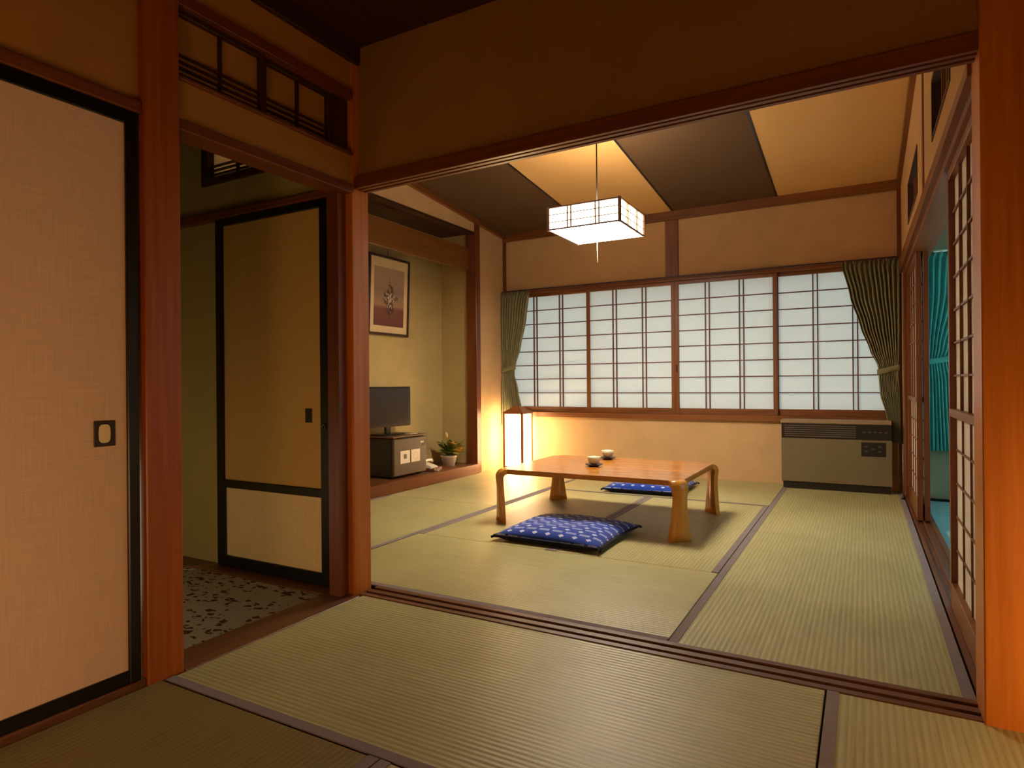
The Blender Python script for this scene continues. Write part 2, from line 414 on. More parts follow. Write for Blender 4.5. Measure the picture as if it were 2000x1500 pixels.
# ------------------------------------------------------------------ front room shell out of view
struct(boxes('wall_front_room', [((1.70, -1.6, -.05), (1.80, 2.1, FC)), ((XL - .12, -1.7, -.05), (1.8, -1.6, FC))], PL_FRONT), 'ochre plaster walls of the front room on the side of the lantern', 'wall')
cf = thing('ceiling_front', 'dark red-brown boarded ceiling of the front room', 'ceiling', (0, 0, FC), kind='structure')
for i in range(8):
    xa = XL - .1 + i * .47
    box('ceiling_board', (xa + .002, -1.6, 0), (min(xa + .468, 1.8), 2.10, .03), W_DARK['y'], cf, .002)
box('ceiling_backing', (XL - .12, -1.7, .03), (1.8, 2.10, .06), W_DARK['x'], cf)

# ------------------------------------------------------------------ far room shell
struct(boxes('wall_back', [((BL - .12, BY, -.05), (BR + .12, BY + .14, .55)), ((BL - .12, BY, 1.912), (BR + .12, BY + .14, 3.0)),
    ((BL - .12, BY, .55), (-3.40, BY + .14, 1.912)), ((.255, BY, .55), (BR + .12, BY + .14, 1.912))], PL_BACK),
    'sand-coloured plaster wall around the papered window', 'wall')
struct(boxes('wall_alcove', [((AX - .1, 3.45, -.05), (AX, AY + .1, 2.5)), ((AX, AY, -.05), (BL - .09, AY + .1, 2.5)), ((AX, 3.35, -.05), (BL, 3.47, 2.5))], PL_ALC),
    'green plaster lining of the alcove behind the television', 'wall')
struct(box('ceiling_alcove', (AX, 3.45, 2.44), (BL - .06, AY, 2.5), W_DARK['y']), 'dark wooden ceiling inside the alcove', 'ceiling')
struct(boxes('wall_left_far', [((BL - .12, Y1 - .02, -.05), (BL, 3.42, 3.0)), ((BL - .12, AY + .05, -.05), (BL, BY, 2.62)), ((BL - .06, 3.42, 2.44), (BL, AY + .05, 3.0))], PL_BACK),
    'sand plaster wall of the far room beside and above the alcove', 'wall')
# right wall, with two transom openings
rw = [((BR, Y1, 1.775), (BR + .07, BY, 1.965)), ((BR, Y1, 2.24), (BR + .07, BY, 3.0)),
      ((BR, Y1, 1.965), (BR + .07, 2.72, 2.24)), ((BR, 3.38, 1.965), (BR + .07, 4.25, 2.24)), ((BR, 5.08, 1.965), (BR + .07, BY, 2.24)),
      ((BR, 5.84, -.05), (BR + .07, BY, 1.80))]
struct(boxes('wall_right', rw, PL_BACK), 'sand plaster wall above the papered sliding doors', 'wall')
for n, y0, y1, lab in ((8, 2.72, 3.38, 'open transom with upright bars above the near papered door'), (9, 4.25, 5.08, 'open transom with upright bars above the far papered doors')):
    t = thing('window_%d' % n, lab, 'transom', (BR, (y0 + y1) / 2, 1.965), kind='structure'); h = (y1 - y0) / 2
    for s in (-1, 1): box('frame_stile', (-.004, min(s*h, s*(h - .018)), 0), (.07, max(s*h, s*(h - .018)), .275), W_DARK['z'], t)
    for z in (0, .257): box('frame_rail', (-.004, -h + .018, z), (.07, h - .018, z + .018), W_DARK['y'], t)
    for k in (-.33, 0, .33): box('upright_bar', (.02, k*2*h*.8 - .007, .018), (.045, k*2*h*.8 + .007, .257), W_TRIM['z'], t)

# ceiling of the far room: sloping strips
cr = thing('ceiling', 'sloping ceiling of broad pale and dark strips', 'ceiling', kind='structure')
xs = [BL - .05, -2.48, -1.57, -.65, BR + .05]
for i in range(4):
    a, b = xs[i] + .006, xs[i+1] - .006; bm = bmesh.new(); ya, yb_ = Y1 - .05, BY + .02
    bm_hexa(bm, [(a, ya, zc(ya)), (b, ya, zc(ya)), (b, yb_, zc(yb_)), (a, yb_, zc(yb_)), (a, ya, zc(ya) + .03), (b, ya, zc(ya) + .03), (b, yb_, zc(yb_) + .03), (a, yb_, zc(yb_) + .03)])
    obj('ceiling_panel', bm, CEIL_D if i % 2 == 0 else CEIL_L, cr)
for i in (1, 2, 3):
    bm = bmesh.new(); a, b = xs[i] - .008, xs[i] + .008; ya, yb_ = Y1 - .05, BY
    bm_hexa(bm, [(a, ya, zc(ya) - .004), (b, ya, zc(ya) - .004), (b, yb_, zc(yb_) - .004), (a, yb_, zc(yb_) - .004), (a, ya, zc(ya) + .03), (b, ya, zc(ya) + .03), (b, yb_, zc(yb_) + .03), (a, yb_, zc(yb_) + .03)])
    obj('ceiling_batten', bm, LACQ, cr)
bm = bmesh.new(); ya, yb_ = Y1 - .2, BY + .14
bm_hexa(bm, [(-3.6, ya, zc(ya) + .03), (.5, ya, zc(ya) + .03), (.5, yb_, zc(yb_) + .03), (-3.6, yb_, zc(yb_) + .03), (-3.6, ya, zc(ya) + .09), (.5, ya, zc(ya) + .09), (.5, yb_, zc(yb_) + .09), (-3.6, yb_, zc(yb_) + .09)])
obj('ceiling_backing', bm, W_DARK['x'], cr)
# cornices
trim((BL, BY - .04, 2.452), (BR, BY, 2.54), W_TRIM['x'], 'brown cornice where the striped ceiling meets the window wall', 'cornice')
def slope_trim(x0, x1, y0, y1, h, mat, label):
    bm = bmesh.new(); e = .002
    bm_hexa(bm, [(x0, y0, zc(y0) - h), (x1, y0, zc(y0) - h), (x1, y1, zc(y1) - h), (x0, y1, zc(y1) - h), (x0, y0, zc(y0) - e), (x1, y0, zc(y0) - e), (x1, y1, zc(y1) - e), (x0, y1, zc(y1) - e)])
    TR[0] += 1; return struct(obj('trim_%d' % TR[0], bm, mat), label, 'cornice')
slope_trim(BL, BL + .035, Y1, BY - .04, .05, W_TRIM['y'], 'sloping cornice above the alcove wall')
slope_trim(BR - .03, BR, Y1, BY - .04, .055, W_TRIM['y'], 'sloping cornice above the papered sliding doors')
# posts and rails of the far room
trim((-1.648, BY - .02, 1.912), (-1.525, BY + .01, 2.452), W_TRIM['z'], 'short stud between window head and cornice', 'stud')
trim((BL, BY - .03, 0), (BL + .03, BY, 2.452), W_RED['z'], 'thin dark corner strip beside the left curtain', 'strip')
trim((BR - .03, BY - .035, 0), (BR, BY, 2.5), W_RED['z'], 'thin dark corner strip beside the right curtain', 'strip')
trim((BL - .10, AY - .03, -.02), (BL + .02, AY + .05, 2.56), W_RED['z'], 'red-brown alcove post beside the floor lantern')
trim((BL - .09, 3.47, 2.06), (BL - .055, AY - .03, 2.29), W_BEAM['y'], 'wide floating board across the top of the alcove', 'beam')
trim((BL - .07, 3.42, 2.425), (BL + .006, AY + .05, 2.445), W_DARK['y'], 'dark rail under the plaster above the alcove', 'rail', 0)
trim((BR - .006, 3.81, 1.80), (BR + .01, 3.87, zc(3.87)), W_RED['z'], 'slim upright strip on the plaster over the papered doors', 'strip', .002)
trim((BR + .0, 5.70, -.04), (BR + .115, 5.845, 1.80), W_RED['z'], 'post behind the heater at the end of the papered doors')
# kamoi and nageshi on the right, track below
TR[0] += 1
struct(boxes('trim_%d' % TR[0], [((BR + .005, Y1, 1.725), (BR + .115, 5.70, 1.765)), ((BR + .07, Y1, 1.765), (BR + .115, BY, 2.0))], W_TRIM['y']), 'grooved lintel above the papered sliding doors', 'rail')
bm = bmesh.new(); xa, xb = BR - .018, BR + .07
bm_hexa(bm, [(xa, Y1, 1.755), (xb, Y1, 1.755), (xb, BY - .035, 1.765), (xa, BY - .035, 1.765), (xa, Y1, 1.79), (xb, Y1, 1.79), (xb, BY - .035, 1.88), (xa, BY - .035, 1.88)])
TR[0] += 1; struct(obj('trim_%d' % TR[0], bm, W_TRIM['y']), 'long plain rail running above the papered sliding doors', 'rail')
TR[0] += 1
struct(boxes('trim_%d' % TR[0], [((BR, Y1, -.09), (BR + .115, 5.70, -.008)), ((BR, Y1, -.008), (BR + .02, 5.70, .003)), ((BR + .048, Y1, -.008), (BR + .06, 5.70, .003)), ((BR + .09, Y1, -.008), (BR + .115, 5.70, .003))], W_SILL['y']), 'grooved floor track of the papered sliding doors', 'threshold')

# ------------------------------------------------------------------ window wall: four shoji sashes
TR[0] += 1
struct(boxes('trim_%d' % TR[0], [((-3.41, BY - .035, .55), (.265, BY + .14, .60)), ((-3.41, BY - .02, 1.87), (.265, BY + .14, 1.914))], W_TRIM['x']), 'window sill board and head of the papered window', 'window frame')
def sash_v(bm, x, y0, y1, z0, z1, wdt): bm_box(bm, (x - wdt/2, y0, z0), (x + wdt/2, y1, z1))
hbar = None
sash_lab = ['papered window sash behind the left curtain above the lantern', 'papered window sash between the lantern sash and the middle stile',
            'papered window sash right of the middle stile, over bare wall', 'papered window sash above the heater, partly behind the right curtain']
for i in range(4):
    x0 = -3.39 + .91 * i; x1 = x0 + .91
    front = i in (1, 2); yy = BY + .012 if front else BY + .045
    if i == 3: x0 -= .03          # the outer sashes run behind the inner stiles
    t = thing('window_%d' % (i + 1), sash_lab[i], 'window', (x0, yy, .60), kind='structure')
    L, H, st = (.91 if front else .94), 1.27, .036; sh = .03 if i == 3 else 0
    for a in (0, L - st): box('stile', (a, 0, 0), (a + st, .028, H), W_TRIM['z'], t, .002)
    box('rail', (st, 0, 0), (L - st, .028, .055), W_TRIM['x'], t, .002); box('rail', (st, 0, H - .032), (L - st, .028, H), W_TRIM['x'], t, .002)
    zlo, zhi = .055, H - .032
    box('paper', (st, .022, zlo), (L - st, .0232, zhi), PAPER, t)
    for k in range(1, 8):
        z = zlo + (zhi - zlo) * k / 8
        box('lattice_bar', (st, .006, z - .0045), (L - st, .0215, z + .0045), BAR['x'], t)
    for cx in (.303, .607):
        for s in (-.018, .018): box('lattice_bar', (cx + sh + s - .005, .004, zlo), (cx + sh + s + .005, .0215, zhi), BAR['z'], t)
    if i == 2: box('finger_pull', (.010, -.002, .40), (.024, .003, .47), LACQ, t)

# ------------------------------------------------------------------ shoji doors on the right
def shoji_door(n, label, x, y0, L):
    t = thing('door_%d' % n, label, 'sliding door', (x, y0, .004), kind='structure')
    H, st, T = 1.722, .034, .03
    for a in (0, L - st): box('stile', (0, a, 0), (T, a + st, H), W_RED['z'], t, .002)
    box('rail', (0, st, 0), (T, L - st, .095), W_TRIM['y'], t, .002); box('rail', (0, st, H - .035), (T, L - st, H), W_TRIM['y'], t, .002)
    box('rail', (-.004, st, .755), (T, L - st, .785), W_TRIM['y'], t, .002)
    for za, zb, dep in ((.785, H - .035, .010), (.095, .755, .006)):
        box('paper', (.022, st, za), (.0232, L - st, zb), PAPER_IN, t)
        for k in (1, 2, 3):
            y = st + (L - 2*st) * k / 4
            box('lattice_bar', (.0218 - dep, y - .005, za), (.0218, y + .005, zb), BAR['z'], t)
        nb = 7 if za > .5 else 5
        for k in range(1, nb):
            z = za + (zb - za) * k / nb
            box('lattice_bar', (.0218 - dep * .8, st, z - .004), (.0218, L - st, z + .004), BAR['y'], t)
    return t
shoji_door(3, 'papered lattice sliding door beside the broad orange post', BR + .02, Y1 + .01, .87)
shoji_door(4, 'inner papered sliding door slid behind the one beside the orange post', BR + .06, Y1 + .01, .85)
shoji_door(5, 'papered lattice sliding door beside the heater', BR + .02, 4.79, .90)
shoji_door(6, 'papered sliding door stacked behind the one beside the heater', BR + .06, 4.79, .90)

# ------------------------------------------------------------------ veranda beyond the sliding doors
EZ = -.055
struct(box('floor_veranda', (BR + .115, Y1 - .05, EZ - .06), (1.5, 6.05, EZ), CARPET_T), 'teal carpet of the narrow veranda beyond the sliding doors', 'carpet')
struct(boxes('wall_veranda', [((BR + .07, 6.0, -.12), (1.5, 6.1, .42)), ((BR + .07, 6.0, 1.93), (1.5, 6.1, 2.6)), ((.40, 6.0, .42), (.47, 6.1, 1.93)), ((1.40, 6.0, .42), (1.5, 6.1, 1.93)),
    ((1.45, Y1 - .05, -.12), (1.55, 6.1, .45)), ((1.45, Y1 - .05, 1.9), (1.55, 6.1, 2.6)), ((1.45, Y1 - .05, .45), (1.55, 2.6, 1.9)), ((1.45, 5.7, .45), (1.55, 6.1, 1.9)),
    ((.53, Y1 - .055, -.12), (1.55, Y1 + .02, 2.6))], PL_PLAIN), 'grey-green walls of the veranda behind the teal curtain', 'wall')
struct(box('ceiling_veranda', (BR + .07, Y1 - .05, 2.5), (1.55, 6.1, 2.6), W_DARK['y']), 'dark ceiling of the veranda', 'ceiling')
trim((BR + .115, 5.985, EZ), (1.45, 6.0, EZ + .02), LACQ, 'black skirting under the teal curtain', 'skirting', 0)
for n, o_, lo, hi, fr in ((10, 'frosted window behind the teal curtain', (.47, 6.06, .42), (1.40, 6.064, 1.93), 'y'), (11, 'frosted side window of the veranda', (1.51, 2.6, .45), (1.514, 5.7, 1.9), 'x')):
    t = thing('window_%d' % n, o_, 'window', kind='structure'); box('pane', lo, hi, FROST, t)
    if fr == 'y':
        for x in (lo[0], (lo[0] + hi[0]) / 2, hi[0] - .03): box('stile', (x, 6.03, lo[2]), (x + .03, 6.058, hi[2]), W_TRIM['z'], t)
    else:
        for y in (lo[1], lo[1] + .76, lo[1] + 1.535, lo[1] + 2.31, hi[1] - .03): box('stile', (1.48, y, lo[2]), (1.508, y + .03, hi[2]), W_TRIM['z'], t)

# ------------------------------------------------------------------ curtains
def curtain(name, label, y, rows, mat, folds, amp, tie_z, tie_mat=None, n=120, head=.06):
    """rows: (z, x_left, x_right, fold depth factor), top to bottom"""
    xc = (rows[0][1] + rows[0][2]) / 2; zb = rows[-1][0]
    t = thing(name, label, 'curtain', (xc, y, zb))
    def at(z):
        for a, b in zip(rows, rows[1:]):
            if b[0] <= z <= a[0]:
                k = (a[0] - z) / (a[0] - b[0]); k2 = k * k * (3 - 2 * k) * .5 + k * .5
                return [a[j] + (b[j] - a[j]) * k2 for j in (1, 2, 3)]
        return rows[-1][1:]
    bm = bmesh.new(); grid = []
    ztop = rows[0][0]; nz = 56; rnd = [random.uniform(-.25, .25) for _ in range(folds * 2 + 4)]
    for j in range(nz + 1):
        z = ztop + (zb - ztop) * j / nz
        xl, xr, am = at(z); row = []
        for i in range(n + 1):
            u = i / n
            ph = u * folds; k = int(ph)
            o_ = math.sin(2*PI*(ph + .12 * math.sin(3 * z + k)))
            pinch = 1.0
            if ztop - z < head + .05:       # pinch pleats of the heading
                e = max(0, min(1, (ztop - z - head + .05) / .05))
                o_ = (1 - e) * (abs(math.sin(PI * ph)) ** .5 * 1.6 - .8) + e * o_
            row.append(bm.verts.new((xl + (xr - xl) * u - xc + .004 * rnd[k] , amp * am * (o_ + rnd[k] * .5), z - zb)))
        grid.append(row)
    for a, b in zip(grid, grid[1:]):
        for i in range(n):
            f = bm.faces.new((a[i], a[i+1], b[i+1], b[i])); f.smooth = True
    o = obj('fabric', bm, mat, t)
    m = o.modifiers.new('thickness', 'SOLIDIFY'); m.thickness = .0015
    if tie_z:
        xl, xr, am = at(tie_z); bm = bmesh.new(); ring = []
        cx, rx, ry = (xl + xr) / 2 - xc, (xr - xl) / 2 + .008, amp * am * 1.2 + .012
        for dz in (-.022, .022):
            ring.append([bm.verts.new((cx + rx * math.cos(2*PI*k/32), ry * math.sin(2*PI*k/32), tie_z - zb + dz + .02 * math.cos(2*PI*k/32))) for k in range(32)])
        for k in range(32):
            f = bm.faces.new((ring[0][k], ring[0][(k+1) % 32], ring[1][(k+1) % 32], ring[1][k])); f.smooth = True
        q = obj('tieback', bm, tie_mat or mat, t); mm = q.modifiers.new('thickness', 'SOLIDIFY'); mm.thickness = .003
    for k in range(7):
        x = rows[0][1] + (rows[0][2] - rows[0][1]) * (k + .5) / 7 - xc
        box('hook', (x - .002, -.003, ztop - zb - .012), (x + .002, .003, ztop - zb + .018), plain('hook_white', lin(200, 195, 185), .4) if k == 0 and 'hook_white' not in bpy.data.materials else bpy.data.materials['hook_white'], t)
    return t
curtain('curtain', 'sage green pinch-pleated curtain tied back above the heater', 5.945,
    [(1.885, -.150, .262, 1.0), (1.60, -.088, .262, 1.0), (1.35, -.015, .262, .95), (1.15, .052, .258, .8), (1.02, .108, .252, .55), (.96, .112, .250, .55), (.80, .120, .258, .8), (.62, .165, .262, .9), (.40, .185, .262, .9)],
    CURT, 12, .030, .99)
curtain('curtain', 'sage green pinch-pleated curtain tied back behind the floor lantern', 5.955,
    [(1.895, -3.435, -3.085, 1.0), (1.60, -3.435, -3.135, 1.0), (1.30, -3.432, -3.205, .9), (1.10, -3.428, -3.265, .6), (1.02, -3.425, -3.285, .5), (.85, -3.432, -3.235, .8), (.62, -3.435, -3.19, .9), (.45, -3.435, -3.185, .9)],
    CURT, 10, .027, 1.06)
curtain('curtain', 'teal pinch-pleated curtain hanging on the veranda', 5.93,
    [(1.905, .41, 1.0, 1.0), (1.60, .41, .95, 1.0), (1.15, .415, .72, .8), (1.05, .418, .66, .55), (.9, .415, .70, .8), (.35, .41, .74, 1.0)],
    TEAL, 13, .022, 1.06)
ro = boxes('curtain_rail', [((-3.42, 5.94, 1.892), (.262, 5.958, 1.904))], W_DARK['x'])
tag(ro, 'thin dark rail carrying the two sage curtains', 'curtain rail')

# ------------------------------------------------------------------ alcove dais
TR[0] += 1
dz = .095
da = thing('floor_alcove', 'raised wooden alcove platform with a red-brown front board', 'platform', (BL, 3.47, 0), kind='structure')
box('deck', (AX - BL, 0, .0), (-.0, AY - 3.47, dz - .004), W_SILL['y'], da)
box('front_board', (-.0, 0, -.04), (.045, AY - .03 - 3.47, dz), W_RED['y'], da, .004)

# refrigerator
BLK = plain('black_plastic', lin(26, 22, 20), .4)
GREYD = plain('dark_grey_enamel', lin(92, 72, 54), .45)
fr = thing('refrigerator', 'small dark refrigerator under the television in the alcove', 'refrigerator', (-3.675, 4.44, dz - .004))
box('body', (-.165, -.225, .012), (.145, .225, .350), BLK, fr, .006)
for x in (-.13, .11):
    for y in (-.19, .19): box('foot', (x - .015, y - .015, 0), (x + .015, y + .015, .0121), BLK, fr)
dr = box('door', (.147, -.225, .022), (.178, .225, .342), GREYD, fr, .006)
box('top_plate', (-.17, -.235, .350), (.175, .235, .366), plain('brown_laminate', lin(96, 66, 44), .4), fr, .003)
box('handle_recess', (.172, .165, .262), (.1795, .222, .315), BLK, dr)
box('handle_badge', (.1795, .135, .285), (.181, .185, .302), plain('chrome', lin(225, 220, 210), .25, .5, .6), dr)
LBL = plain('white_label', lin(236, 214, 186), .6)
for y0_, y1_ in ((-.145, -.015), (.005, .130)):
    s_ = box('sticker', (.178, y0_, .125), (.1795, y1_, .235), LBL, dr, .0005)
    if y0_ < -.1: box('sticker_print', (.1795, y0_ + .045, .165), (.1798, y0_ + .085, .205), plain('sticker_grey', lin(120, 110, 100), .7), s_)
    else:
        bm = bmesh.new(); bm_lathe(bm, [(.030, 0), (.034, 0), (.034, .0004), (.030, .0004), (.030, 0)], 24, cap0=False)
        o = obj('sticker_print', bm, plain('sticker_pink', lin(222, 160, 140), .7), s_); o.location = (.1796, (y0_ + y1_)/2, .18); o.rotation_euler = (0, PI/2, 0)

# television
tv = thing('television', 'black flat television standing on the small refrigerator', 'television', (-3.68, 4.35, dz - .004 + .366), math.radians(-4))
boxes('stand', [((-.085, -.13, 0), (.085, .13, .012)), ((-.02, -.03, .012), (.01, .03, .085))], BLK, tv, .004)
cs = box('case', (-.03, -.29, .072), (.012, .29, .428), BLK, tv, .008)
t = NT('screen_black'); SCR = t.pbr(lin(40, 30, 24), .28, .5)
box('screen', (.0115, -.268, .100), (.0132, .268, .408), SCR, tv)
box('speaker_strip', (.0125, -.262, .072), (.0155, .262, .088), plain('speaker_gloss', lin(70, 46, 32), .25), cs)

# a white card lying on the refrigerator
o = tag(box('card', (-3.60, 4.50, dz + .362), (-3.545, 4.60, dz + .368), LBL), 'small white card lying on the refrigerator beside the television stand', 'card')

# telephone
ph = thing('telephone', 'white telephone with a coiled cord on a brown base', 'telephone', (-3.57, 4.83, dz - .004), math.radians(10))
WHT = plain('white_plastic', lin(226, 214, 196), .35)
boxes('base', [((-.09, -.075, 0), (.07, .10, .03))], plain('brown_base', lin(120, 70, 44), .5), ph, .004)
bm = bmesh.new(); bm_hexa(bm, [(-.07, -.06, .03), (.05, -.06, .03), (.05, .06, .03), (-.07, .06, .03), (-.07, -.055, .075), (.03, -.055, .045), (.03, .055, .045), (-.07, .055, .075)])
obj('body', bm, WHT, ph)
bm = bmesh.new(); bm_tube(bm, [(-.04, -.10, .075), (-.035, -.07, .092), (-.03, 0, .098), (-.035, .07, .092), (-.04, .10, .075)], [.018, .018, .013, .018, .018], 10); obj('handset', bm, WHT, ph)
bm = bmesh.new(); pts = []
for k in range(80):
    s_ = k / 79; bx, by, bz = .02 + .075 * math.sin(PI * s_), -.08 + .10 * s_, .045 - .042 * math.sin(PI * s_) ** .6
    pts.append((bx + .006 * math.cos(s_ * 60), by + .006 * math.sin(s_ * 60) * .4, bz + .006 + .005 * math.sin(s_ * 60)))
bm_tube(bm, pts, .003, 5); obj('cord', bm, WHT, ph)

# potted flowers
pf = thing('potted_flowers', 'white pot of yellow flowers and green leaves on the alcove platform', 'plant', (-3.62, 5.20, dz - .004))
bm = bmesh.new(); bm_lathe(bm, [(.058, 0), (.078, .085), (.082, .087), (.082, .105), (.074, .105), (.070, .088)], 28); obj('pot', bm, plain('white_pot', lin(232, 222, 204), .4), pf)
bm = bmesh.new(); bm_lathe(bm, [(.0705, .08), (.03, .092), (.001, .094)], 20, cap0=False); obj('soil', bm, plain('soil', lin(54, 36, 24), .95), pf)
LEAFS = [plain('leaf_%s' % n, c_, .5) for n, c_ in (('dark', lin(66, 92, 34)), ('mid', lin(100, 124, 48)), ('olive', lin(134, 136, 50)))]
def leaf_bm(L, W):
    bm = bmesh.new(); n = 5; a, b, c_ = [], [], []
    for i in range(n + 1):
        s_ = i / n; wd_ = W * math.sin(PI * min(.97, s_ * .9 + .07)); z = -.5 * L * s_ * s_ * .6
        a.append(bm.verts.new((s_*L, -wd_, z + .15*wd_))); b.append(bm.verts.new((s_*L, 0, z))); c_.append(bm.verts.new((s_*L, wd_, z + .15*wd_)))
    for i in range(n):
        for p, q in ((a, b), (b, c_)):
            f = bm.faces.new((p[i], q[i], q[i+1], p[i+1])); f.smooth = True
    return bm
protos = []
for k in range(54):
    ang = random.uniform(0, 2*PI); el = random.uniform(.1, 1.2); L = random.uniform(.10, .18)
    if k < 6:
        o = obj('leaf', leaf_bm(.10, .016), LEAFS[k % 3], pf); protos.append(o)
    else: o = mesh_copy(protos[k % 6], pf)
    r0 = random.uniform(0, .05)
    o.location = (r0 * math.cos(ang), r0 * math.sin(ang), .10 + random.uniform(0, .07)); o.rotation_euler = (0, -el, ang); sc = L / .10; o.scale = (sc, sc * random.uniform(.8, 1.5), sc)
YEL = plain('yellow_petal', lin(222, 168, 50), .6); YEL2 = plain('pale_petal', lin(232, 206, 140), .6)
def flower_bm():
    bm = bmesh.new()
    for k in range(7):
        m = Matrix.Rotation(2*PI*k/7, 4, 'Z') @ Matrix.Rotation(-.5, 4, 'Y'); b = leaf_bm(.03, .009); bm_merge(bm, b, m); b.free()
    return bm
fp = None
for k, (x, y, z) in enumerate([(.05, .05, .17), (.06, .01, .15), (.03, .09, .16), (.075, .06, .13), (.02, .03, .19), (.07, .10, .15), (.04, -.01, .20), (.08, .03, .17), (.05, .11, .19)]):
    if k == 0: fp = o = obj('flower', flower_bm(), YEL, pf)
    elif k == 4: o = obj('flower', flower_bm(), YEL2, pf)
    else: o = mesh_copy(fp, pf)
    o.location = (x, y, z); o.rotation_euler = (random.uniform(-.4, .4), random.uniform(.2, .9), random.uniform(0, 6)); o.scale = (2.1,) * 3
bm = bmesh.new(); bm_tube(bm, [(0, -.01, .09), (.005, -.02, .2), (.0, -.03, .29)], [.004, .003, .003], 6); obj('stem', bm, LEAFS[1], pf)
bm = bmesh.new(); bm_lathe(bm, [(.003, 0), (.014, .02), (.016, .04), (.006, .062), (.001, .066)], 10); o = obj('bud', bm, YEL2, pf); o.location = (0, -.03, .275); o.rotation_euler = (.25, 0, 0)

# framed picture
pc = thing('framed_picture', 'framed sepia still life hanging on the green alcove wall', 'picture', (AX + .012, 4.565, 1.36)); pc.rotation_euler = (0, math.radians(2.2), 0)
hw_, hh = .285, .725
for lo, hi in (((-.0, -hw_, 0), (.024, -hw_ + .022, hh)), ((-.0, hw_ - .022, 0), (.024, hw_, hh)), ((-.0, -hw_ + .022, 0), (.024, hw_ - .022, .022)), ((-.0, -hw_ + .022, hh - .022), (.024, hw_ - .022, hh))):
    box('frame_bar', lo, hi, W_DARK['z'], pc, .003)
box('mount', (.004, -hw_ + .02, .02), (.012, hw_ - .02, hh - .02), plain('cream_mount', lin(226, 196, 148), .8), pc)
t = NT('sepia_print'); tc = t.n('ShaderNodeTexCoord'); sp = t.n('ShaderNodeSeparateXYZ'); t.l(tc.outputs['Generated'], sp.inputs[0])
gy, gz = sp.outputs[1], sp.outputs[2]
bg = t.ramp(gz, [(.0, lin(112, 66, 58)), (.30, lin(128, 82, 66)), (.36, lin(172, 136, 106)), (.62, lin(150, 122, 104)), (1.0, lin(190, 158, 128))])
blot = t.noise(t.coord((1, 9, 7), 'Generated'), 1.6, 5, .65)
dx = t.math('ABSOLUTE', t.math('SUBTRACT', gy, .52)); dzz = t.math('ABSOLUTE', t.math('SUBTRACT', gz, .46))
mask = t.math('SUBTRACT', 1.0, t.math('ADD', t.math('MULTIPLY', dx, 1.9), t.math('MULTIPLY', dzz, 1.7)))
dk_ = t.math('GREATER_THAN', t.math('MULTIPLY', blot, t.math('ADD', mask, .30)), .42)
c = t.mix(t.math('MULTIPLY', dk_, .8), bg, lin(70, 48, 40))
lt_ = t.math('GREATER_THAN', t.math('MULTIPLY', t.noise(t.coord((1, 11, 9), 'Generated'), 2.1, 3), t.math('ADD', mask, .2)), .52)
c = t.mix(t.math('MULTIPLY', lt_, .7), c, lin(226, 204, 176))
PRINT = t.pbr(c, .6, .3)
box('print', (.0122, -hw_ + .075, .085), (.0135, hw_ - .075, hh - .105), PRINT, pc)
bm = bmesh.new(); bm_tube(bm, [(.004, -.02, hh - .01), (.002, -.02, hh + .14)], .0025, 6); obj('hanging_cord', bm, LACQ, pc)

# ------------------------------------------------------------------ floor lanterns
LCOL = (1.0, .58, .23, 1)
GL = glow('lantern_paper', (1.0, .66, .32, 1), LANTERN, .15)
GLF = glow('front_lantern_paper', LCOL, LANTERN_FRONT, .15)
LW = wood('lantern_timber', lin(120, 64, 22), lin(170, 98, 40), 'z', .45)
LWX = wood('lantern_timber_x', lin(120, 64, 22), lin(170, 98, 40), 'x', .45)
def lantern(loc, label, GL, rz=0):
    t = thing('floor_lantern', label, 'lantern', loc, rz)
    a, H = .105, .60
    for sx in (-1, 1):
        for sy in (-1, 1): box('post', (sx*a - .011, sy*a - .011, 0), (sx*a + .011, sy*a + .011, H), LW, t, .001)
    for z in (.035, H - .012):
        for s in (-1, 1):
            box('rail', (-a + .007, s*a - .006, z), (a - .007, s*a + .006, z + .012), LWX, t); box('rail', (s*a - .006, -a + .007, z), (s*a + .006, a - .007, z + .012), LWX, t)
    for s in (-1, 1):
        box('paper', (-a + .007, s*(a - .003) - .0008, .047), (a - .007, s*(a - .003) + .0008, H - .012), GL, t)
        box('paper', (s*(a - .003) - .0008, -a + .007, .047), (s*(a - .003) + .0008, a - .007, H - .012), GL, t)
    bm = bmesh.new(); e = a + .02
    bm_hexa(bm, [(-e, -e, H), (e, -e, H), (e, e, H), (-e, e, H), (-.03, -.03, H + .065), (.03, -.03, H + .065), (.03, .03, H + .065), (-.03, .03, H + .065)])
    obj('cap', bm, LWX, t)
    box('base', (-a, -a, .0), (a, a, .012), LWX, t, .002)
    return t
lantern((-3.165, 5.815, 0), 'square paper floor lantern glowing in the corner beside the left curtain', GL)
lantern((.79, 1.57, 0), 'square paper floor lantern glowing in the front room near the orange post', GLF)
lantern((-.75, -.5, 0), 'square paper floor lantern added out of view to brighten the front room', glow('fill_lantern_paper', LCOL, LANTERN_FILL, .15))  # unseen lantern, added to brighten the tall cloth door
lantern((-2.62, .78, 0), 'square paper floor lantern glowing dimly in the vestibule', glow('hall_lantern_paper', (1.0, .76, .48, 1), LANTERN_HALL, .15))

